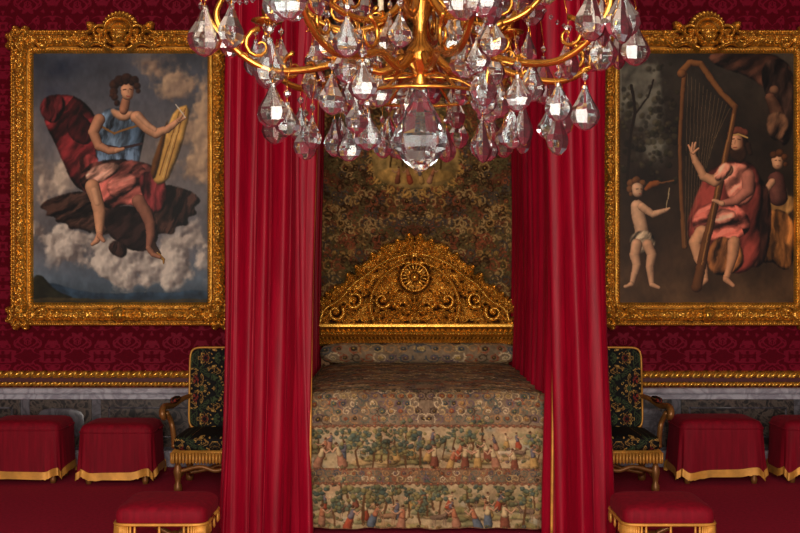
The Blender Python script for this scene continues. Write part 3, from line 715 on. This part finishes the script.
# ---------------------------------------------------------------- bed curtains
def curtain(path_bot,path_top,amp,per,seed,trim_i):
    e=empty('bed_curtain'); rows=60; cols=680; z=np.linspace(.015,3.93,rows)
    rg=np.random.default_rng(seed)
    def dense(P):
        P=np.asarray(P,float)
        for _ in range(2):
            Q=[P[0]]
            for i in range(len(P)-1): Q+= [.75*P[i]+.25*P[i+1],.25*P[i]+.75*P[i+1]]
            Q.append(P[-1]); P=np.array(Q)
        return P
    Pb,Pt=dense(path_bot),dense(path_top)
    def samp(P,n):
        d=np.r_[0,np.cumsum(np.hypot(*np.diff(P,axis=0).T))]; s=np.linspace(0,d[-1],n)
        return np.stack([np.interp(s,d,P[:,0]),np.interp(s,d,P[:,1])],-1),s
    b,s=samp(Pb,cols); t_,_=samp(Pt,cols)
    jit=np.interp(s,np.linspace(0,s[-1],26),rg.uniform(-1.3,1.3,26)); ampv=np.interp(s,np.linspace(0,s[-1],24),rg.uniform(.6,1.5,24))
    V=np.zeros((rows,cols,3))
    for i,zz in enumerate(z):
        k=zz/3.93; P=b*(1-k)+t_*k; T=np.gradient(P,axis=0); T/=np.hypot(T[:,0],T[:,1])[:,None]+1e-9; N=np.stack([T[:,1],-T[:,0]],-1)
        q=2*math.pi*s/per+jit*2.1+.45*math.sin(zz*1.1+seed)+.6*np.sin(s*3+zz*.7)
        w=np.sin(q)+.34*np.sin(2*q+.6+.5*math.sin(zz))+.5*np.sin(q*.47+1+zz*.35)+.12*np.sin(q*3.7+zz*1.3)
        am=amp*(ampv+.25*math.sin(zz*1.6+seed))*(1.0-.12*k)
        D=(w*am)
        V[i,:,0]=P[:,0]+N[:,0]*D+.55*T[:,0]*amp*np.cos(q); V[i,:,1]=P[:,1]+N[:,1]*D+.55*T[:,1]*amp*np.cos(q); V[i,:,2]=zz
    grid_obj('silk_folds',V[...,0],V[...,1],V[...,2],VELVET,e)
    for tr in trim_i:
        ci=int(tr*(cols-1)); mb=MB(); mb.tube([(V[i,ci,0],V[i,ci,1]-.010,z[i]) for i in range(rows)],.010,6)
        mb.obj('gold_braid',GOLDP,e)
    mb=MB(); mb.tube([(b[i,0],b[i,1],3.93) for i in range(0,cols,6)],.012,6); mb.obj('curtain_rail',GOLDP,e)
    return e
def frac(P,i):
    d=np.r_[0,np.cumsum(np.hypot(*np.diff(np.array(P),axis=0).T))]; return d[i]/d[-1]
pb=[(-1.04,7.35),(-1.10,7.12),(-1.095,6.87),(-.60,6.85),(-.63,6.96),(-.70,7.4),(-.70,9.30)]
pt_=[(-.98,7.35),(-1.04,7.12),(-1.035,6.87),(-.55,6.85),(-.60,6.96),(-.70,7.4),(-.70,9.30)]
curtain(pb,pt_,.050,.11,3,[frac(pb,3)-.004])
pb=[(1.22,7.35),(1.275,7.12),(1.265,6.87),(.955,6.85),(.97,6.96),(.985,7.4),(.985,9.30)]
pt_=[(1.16,7.35),(1.21,7.12),(1.20,6.87),(.915,6.85),(.945,6.96),(.985,7.4),(.985,9.30)]
curtain(pb,pt_,.046,.105,8,[frac(pb,3)+.002])

# ---------------------------------------------------------------- armchairs
def armchair(x,y):
    e=empty('armchair',(x,y,0))
    tilt=Matrix.Translation((0,.2,.42))@Matrix.Rotation(math.radians(-6),4,'X')
    mb=MB(); mb.pillow((0,0,.30),(.60,.10,.66),.3,.16,64,24,tilt); mb.pillow((0,-.10,.365),(.64,.56,.13),.45,.2,64,20); mb.obj('needlework_upholstery',FLORAL,e)
    mb=MB(); mb.box((0,-.10,.29),(.64,.54,.05))
    for sy in(-.38,.18):
        for k in range(26): mb.lathe([(.001,.215),(.012,.23),(.011,.30)],6,Matrix.Translation((-.31+k*.0248,sy,0)))
    for sx in(-.325,.325):
        for k in range(22): mb.lathe([(.001,.215),(.012,.23),(.011,.30)],6,Matrix.Translation((sx,-.37+k*.0262,0)))
    P=[]
    for k in range(65):
        th=2*math.pi*k/64; f=lambda w,p:math.copysign(abs(w)**p,w)
        P.append(tilt@Vector((.296*f(math.cos(th),.2),-.048,.30+.322*f(math.sin(th),.2))))
    mb.tube(P,.008,6)
    mb.obj('gold_fringe',GOLDP,e)
    mb=MB()
    for sx in(-1,1):
        arm=spl([(sx*.29,.20,.66),(sx*.33,.08,.65),(sx*.375,-.08,.62),(sx*.40,-.24,.63),(sx*.40,-.33,.615),(sx*.395,-.355,.58),(sx*.39,-.32,.555),(sx*.39,-.29,.575)],6)
        mb.tube(arm,[.017+.009*math.sin(math.pi*k/(len(arm)-1)) for k in range(len(arm))],10)
        mb.tube(spl([(sx*.385,-.27,.59),(sx*.36,-.20,.50),(sx*.335,-.24,.40),(sx*.32,-.30,.33)],6),.02,8)
        for yy in(-.33,.14):
            mb.lathe([(.026,0),(.032,.02),(.03,.05),(.018,.07),(.024,.10),(.034,.15),(.026,.19),(.018,.21),(.034,.225),(.036,.31)],12,Matrix.Translation((sx*.285,yy,0)))
        mb.tube(spl([(sx*.285,-.33,.10),(sx*.25,-.2,.14),(sx*.25,0,.07),(sx*.285,.14,.10)],6),.016,8)
        mb.tube([(sx*.285,.17,.27),(sx*.285,.20,.45),(sx*.275,.24,.82)],.016,8)
    mb.tube(spl([(-.255,-.1,.10),(-.1,-.1,.13),(0,-.1,.16),(.1,-.1,.13),(.255,-.1,.10)],6),.016,8)
    mb.tube(spl([(-.285,-.33,.15),(-.12,-.335,.19),(0,-.34,.16),(.12,-.335,.19),(.285,-.33,.15)],6),.016,8)
    mb.obj('carved_wood',WOOD,e)
    mb=MB()
    for sx in(-1,1): mb.pillow((sx*.36,-.05,.66),(.055,.22,.045),.6,.5,20,10)
    mb.obj('arm_pads',FLORAL,e)
    return e
armchair(-1.38,8.66); armchair(1.63,8.66)

# ---------------------------------------------------------------- draped stools
def draped_stool(x,y,w=.60,d=.46,h=.475,seed=0,rot=0):
    e=empty('covered_stool',(x,y,0)); e.rotation_euler=(0,0,rot)
    n=160
    th=np.linspace(0,2*math.pi,n,endpoint=True); f=lambda q,p:np.sign(q)*np.abs(q)**p
    cx,cy=f(np.cos(th),.26),f(np.sin(th),.26)
    zs=[h+.016,h+.015,h+.008,h-.006,h-.03,h-.055,h-.12,h-.2,h-.28,h-.35,.09]; sc=[0.0,.5,.82,.93,.98,1.0,1.0,1.01,1.02,1.03,1.04]
    X=np.array([cx*w/2*s for s in sc]);Y=np.array([cy*d/2*s for s in sc]);Z=np.array([zz+0*th for zz in zs])
    corner=(np.abs(cx*cy))**6
    for i,s in enumerate(sc):
        k=max(0,(i-5)/5.); wv=1+k*(.03*np.sin(th*7+seed)+.02*np.sin(th*13+seed*2)+.06*corner); X[i]*=wv; Y[i]*=wv
    scal=.022*np.sin(th*6+seed)+.035*(1-corner)-.02
    Z[-1]+=scal; Z[-2]+=scal*.5
    grid_obj('velvet_cover',X,Y,Z,VELVET2,e)
    fl=[0,.35,1.0]; saw=.008*np.abs(np.sin(np.arange(n)*1.2))
    Xf=np.array([X[-1]*(1.008+.015*q) for q in fl]);Yf=np.array([Y[-1]*(1.008+.015*q) for q in fl]);Zf=np.array([Z[-1]+.016-q*(.064) + (saw if q==1 else 0) for q in fl])
    grid_obj('gold_fringe',Xf,Yf,Zf,GOLDP,e)
    mb=MB(); mb.tube([(X[5,i]*1.004,Y[5,i]*1.004,Z[5,i]) for i in range(n)],.006,6); mb.obj('piping',VELVET2,e)
    mb=MB()
    for sx in(-1,1):
        for sy in(-1,1): mb.lathe([(.02,0),(.026,.03),(.018,.06),(.024,.10),(.026,h-.06)],10,Matrix.Translation((sx*(w/2-.07),sy*(d/2-.07),0)))
    mb.box((0,0,h-.07),(w-.1,d-.1,.06)); mb.obj('stool_legs',WOOD,e)
draped_stool(-2.94,8.84,.60,seed=1); draped_stool(-2.20,8.80,.58,h=.46,seed=2)
draped_stool(2.50,8.82,.66,h=.49,seed=3); draped_stool(3.30,8.86,.60,seed=5)
draped_stool(-3.70,8.84,.62,seed=6)

# foreground folding stools
def pliant(x,y):
    e=empty('folding_stool',(x,y,0))
    mb=MB(); mb.pillow((0,0,.35),(.50,.46,.15),.6,.24,64,18); mb.obj('velvet_cushion',VELVET2,e)
    mb=MB(); P=[]
    f=lambda w,p:math.copysign(abs(w)**p,w)
    for k in range(97):
        th=2*math.pi*k/96; P.append((.252*f(math.cos(th),.24),.232*f(math.sin(th),.24),.315))
    mb.tube(P,.009,6)
    for k in range(96):
        p=P[k]; mb.lathe([(.001,.245),(.009,.26),(.006,.31)],5,Matrix.Translation((p[0],p[1],.004*math.sin(k*.8))))
    mb.obj('gold_fringe',GOLDP,e)
    mb=MB()
    for sy in(-.18,.18):
        for sx in(-1,1):
            mb.tube(spl([(sx*.22,sy,.30),(sx*.15,sy,.24),(0,sy+sx*.012,.16),(-sx*.15,sy,.09),(-sx*.23,sy,.018)],6),[.018]*25,8)
        mb.sphere((0,sy,.16),.03,12)
    for sx in(-.22,.22): mb.tube([(sx,-.18,.29),(sx,.18,.29)],.014,8); mb.tube([(sx,-.18,.03),(sx,.18,.03)],.014,8)
    mb.obj('x_legs',WOOD,e)
pliant(-1.28,6.14); pliant(1.44,6.14)

# ---------------------------------------------------------------- chandelier
CX,CY=.062,3.40; ch=empty('crystal_chandelier',(CX,CY,0))
def rot(a): return Matrix.Rotation(a,4,'Z')
cr={'a':MB(),'b':MB(),'c':MB()}; gd=MB()
rc=random.Random(5)
def pend(x,y,z,L=.13,kind=None,yaw=None):
    L*=1.1
    if abs(x)<.12 and z-L<2.26 and y<0: return
    k=kind or rc.choices(['a','b','c'],[.84,.06,.10])[0]; m=cr[k]
    M=Matrix.Translation((x,y,z))@Matrix.Rotation(rc.uniform(-.05,.05),4,'X')@rot(rc.uniform(-.7,.7)+(0 if yaw is None else yaw)+math.pi/8)
    w=L*.25
    gd.tube([(x,y,z),(x,y,z-.02)],.0012,4); 
    m.lathe([(.001,-.016),(.011,-.026),(.011,-.034),(.001,-.043)],6,M,.5)
    gd.tube([(x,y,z-.041),(x,y,z-.056)],.0018,4)
    p=[(.001,0),(.17,-.015),(.20,-.10),(.52,-.33),(.92,-.55),(1,-.68),(.80,-.84),(.36,-.965),(.001,-1)]
    m.lathe([(max(.0008,r*w),-.053+q*(L-.053)) for r,q in p],8,M,.46,twist=0)
gd.lathe([(.001,2.225),(.014,2.235),(.024,2.25),(.018,2.27),(.028,2.285),(.045,2.31),(.055,2.335),(.04,2.36),(.022,2.38),(.02,2.43),(.034,2.46),(.042,2.50),(.028,2.55),(.022,2.62),(.05,2.7),(.07,2.78),(.04,2.9),(.02,3.0),(.035,3.1),(.015,3.2),(.006,3.25),(.006,5.6)],24)
big=[(.0008,0),(.016,.006),(.050,.030),(.080,.072),(.086,.104),(.062,.165),(.034,.212),(.022,.25)]
cr['a'].lathe([(r,1.978+z) for r,z in big],10,rot(.3),1.0,twist=0)
def bobeche(x,y,z,r=.055):
    M=Matrix.Translation((x,y,z))
    gd.lathe([(.006,-.03),(.016,-.02),(.012,-.008),(r*.6,0),(r,.012),(r*.96,.016),(.018,.008),(.016,.03),(.02,.05),(.014,.055)],16,M)
wax=MB()
def armset(n,ph,prof,r,bz,hang):
    for k in range(n):
        a=ph+2*math.pi*k/n; M=rot(a)
        P=spl([(q,0.0,z) for q,z in prof],7); gd.tube(P,[r*(1.25-.5*i/len(P)) for i in range(len(P))],8,M)
        q,z=prof[-1]; x,y=q*math.cos(a),q*math.sin(a)
        bobeche(x,y,z+.02); wax.lathe([(.011,z+.06),(.011,z+.19),(.002,z+.2)],10,Matrix.Translation((x,y,0)))
        for (q0,z0,R0,d) in bz:
            C0=[(q0+R0*(1-t/14)*math.cos(t*.55*d+1.57),0,z0+R0*(1-t/14)*math.sin(t*.55*d+1.57)) for t in range(14)]
            gd.tube(C0,[r*.8*(1-t/18) for t in range(14)],6,M)
        # cast leaf collars on the arm
        for i in (8,20,32):
            if i<len(P):
                pp=P[i]
                for s_ in(-1,1): gd.tube(spl([(pp.x,0,pp.z),(pp.x+.012,s_*.012,pp.z+.016),(pp.x+.03,s_*.02,pp.z+.012)],4),[.005,.007,.0065,.006,.005,.004,.003,.002,.001][:9],5,M)
        for j in range(3):
            b=2*math.pi*j/3+a; pend(x+.05*math.cos(b),y+.05*math.sin(b),z+.03,rc.uniform(.15,.19))
        for (i1,l1) in hang: pend(prof[i1][0]*math.cos(a),prof[i1][0]*math.sin(a),prof[i1][1]-.01,l1)
armset(8,.22,[(.05,2.33),(.12,2.28),(.22,2.31),(.34,2.28),(.46,2.275),(.56,2.33),(.615,2.42),(.60,2.48)],.011,[(.28,2.35,.055,1),(.49,2.345,.05,-1)],((4,.15),(2,.15)))
armset(8,.60,[(.04,2.52),(.12,2.44),(.22,2.42),(.33,2.46),(.40,2.56),(.40,2.66)],.010,[(.24,2.48,.05,-1)],((2,.16),(3,.14)))
for Rr,z in ((.20,2.21),):
    gd.tube([(Rr*math.cos(t*math.pi/40),Rr*math.sin(t*math.pi/40),z) for t in range(81)],.006,6)
    for k in range(6):
        a=k*math.pi/3; gd.tube(spl([(.03*math.cos(a),.03*math.sin(a),2.27),(.12*math.cos(a),.12*math.sin(a),2.26),(Rr*math.cos(a),Rr*math.sin(a),z)],5),.005,6)
for Rr,z,n,L,ph in ((.66,2.49,8,.185,.1),(.50,2.27,8,.16,.5),(.42,2.22,7,.16,.0),(.33,2.21,8,.165,.2),(.22,2.18,7,.16,.35),(.24,2.34,7,.16,.1),(.13,2.34,4,.15,.2),(.46,2.42,7,.17,.6),(.34,2.38,6,.16,.9),(.16,2.50,5,.17,.4)):
    for k in range(n):
        a=ph+2*math.pi*k/n+rc.uniform(-.1,.1); x,y=Rr*math.cos(a),Rr*math.sin(a); zz=z+rc.uniform(-.015,.015); pend(x,y,zz,L*rc.uniform(.85,1.1))
        if not(abs(x)<.12 and zz-L*1.1<2.28 and y<0): gd.tube([(x,y,zz),(x*.97,y*.97,zz+.07)],.0014,4)
for k in range(8):
    a0=.22+2*math.pi*k/8
    for (Ra,za,Rb,zb,sag,aa,ab) in ((.60,2.49,.40,2.66,.10,a0,a0+.38),):
        n=13
        for i in range(n+1):
            t=i/n; rr_=Ra+(Rb-Ra)*t; an=aa+(ab-aa)*t; z=za+(zb-za)*t-sag*4*t*(1-t)
            cr['a'].lathe([(.001,-.008),(.008,0),(.001,.008)],6,Matrix.Translation((rr_*math.cos(an),rr_*math.sin(an),z)))
cr['a'].obj('crystal_drops',GLASS,ch,False); cr['b'].obj('rose_drops',GLASSP,ch,False); cr['c'].obj('smoky_drops',GLASSA,ch,False)
gd.obj('gilt_arms',BRASS,ch); wax.obj('candles',IVORY,ch)

# ---------------------------------------------------------------- room
RX=4.7; RB=-1.6; RH=5.6
def slab(name,c,d,mat,bevel=0): mb=MB(); mb.box(c,d); return mb.obj(name,mat,None,False,bevel)
slab('floor',(0,(WY+RB)/2,-.05),(2*RX+.4,WY-RB+.4,.1),CARPET)
slab('ceiling',(0,(WY+RB)/2,RH+.05),(2*RX+.4,WY-RB+.4,.1),PLASTER)
slab('wall_back',(0,WY+.1,RH/2),(2*RX+.4,.2,RH),DAMASK)
slab('wall_left',(-RX-.1,(WY+RB)/2,RH/2),(.2,WY-RB,RH),DAMASKY)
slab('wall_right',(RX+.1,(WY+RB)/2,RH/2),(.2,WY-RB,RH),DAMASKY)
mb=MB(); wins=[-3.0,0,3.0]; WW=1.7; z0,z1=.35,4.3; ed=[-RX]+[v for c in wins for v in(c-WW/2,c+WW/2)]+[RX]
for i in range(0,len(ed),2): mb.box(((ed[i]+ed[i+1])/2,RB-.1,RH/2),(ed[i+1]-ed[i],.2,RH))
for c in wins: mb.box((c,RB-.1,z0/2),(WW,.2,z0)); mb.box((c,RB-.1,(z1+RH)/2),(WW,.2,RH-z1))
mb.obj('wall_front',PLASTER,None,False)
WHITE=plain('white_paint',(225,222,212),.5)
for i,c in enumerate(wins):
    mb=MB()
    for x in(-.82,0,.82): mb.box((c+x,RB-.1,(z0+z1)/2),(.07,.08,z1-z0))
    for k in range(7): mb.box((c,RB-.1,z0+.03+(z1-z0-.06)*k/6),(WW,.05,.05))
    for x in(-.41,.41): mb.box((c+x,RB-.1,(z0+z1)/2),(.03,.04,z1-z0))
    mb.obj('window_%d'%(i+1),WHITE,None,False)
    L=bpy.data.lights.new('window_daylight','AREA'); L.shape='RECTANGLE'; L.size=WW; L.size_y=z1-z0; L.energy=[150,440,90][i]; L.color=(1,.93,.84)
    o=bpy.data.objects.new('window_daylight',L); o.location=(c,RB+.03,(z0+z1)/2); o.rotation_euler=(math.radians(90),0,0); link(o)
def rope(name,zc,hh,depth,per):
    n=2300; m=9; x=np.linspace(-RX+.02,RX-.02,n)[None]; v=np.linspace(-1,1,m)[:,None]
    hgt=depth*np.sqrt(np.clip(1-v*v,0,1))*(1+.35*np.cos((x/per+v*.35)*2*math.pi)); 
    cv=np.clip(.66+.34*np.cos((x/per+v*.35)*2*math.pi)-.2*v*v,0,1)  # groove shade painted into the rope colour
    grid_obj(name,x+0*v,WY-.005-hgt,zc-v*hh/2+0*x,GOLD,None,np.repeat(cv[...,None],3,-1))
rope('trim_1',.776,.066,.035,.09); rope('trim_2',.697,.044,.025,.06)
slab('trim_3',(0,WY-.012,.735),(2*RX,.024,.035),plain('dark_red_band',(70,4,14),.6))
slab('trim_4',(0,WY-.045,.645),(2*RX,.09,.05),MLIGHT,.015)
slab('trim_5',(0,WY-.02,.595),(2*RX,.04,.05),MLIGHT,.005)
slab('baseboard_back',(0,WY-.03,.07),(2*RX,.06,.14),MLIGHT,.012)
slab('trim_6',(0,WY-.012,.355),(2*RX,.024,.43),MMID)
mb=MB(); mb2=MB(); x=-RX+.55; k=0
while x<RX-.5:
    w=.95 if k%2==0 else .52
    mb.box((x+w/2,WY-.03,.37),(w,.02,.40))
    if k%2==1: mb2.pillow((x+w/2,WY-.036,.37),(w*.8,.03,.26),.6,1,32,10)
    else: 
        for zz in(.255,.50): mb2.box((x+w/2,WY-.04,zz),(w-.14,.012,.014))
        for xx in(x+.07,x+w-.07): mb2.box((xx,WY-.04,.378),(.014,.012,.259))
    x+=w+.08; k+=1
mb.obj('trim_7',MDARK,None,False,.004); mb2.obj('trim_8',MMID,None,True)
for sx,nm in((-1,'left'),(1,'right')): slab('baseboard_'+nm,(sx*(RX-.03),(WY+RB)/2,.3),(.06,WY-RB-.2,.6),MLIGHT,.01)

w=bpy.data.worlds.new('World'); scene.world=w; w.use_nodes=True; nt=w.node_tree; bg=nt.nodes['Background']
sky=nt.nodes.new('ShaderNodeTexSky')
try: sky.sky_type='HOSEK_WILKIE'; sky.sun_direction=(.2,.6,.6)
except Exception: pass
nt.links.new(sky.outputs[0],bg.inputs[0]); bg.inputs[1].default_value=.5
cam=bpy.data.cameras.new('camera'); cam.lens=50; cam.sensor_width=36; co=bpy.data.objects.new('camera',cam); co.location=(0,0,H0); co.rotation_euler=(math.radians(90),0,0); link(co); scene.camera=co
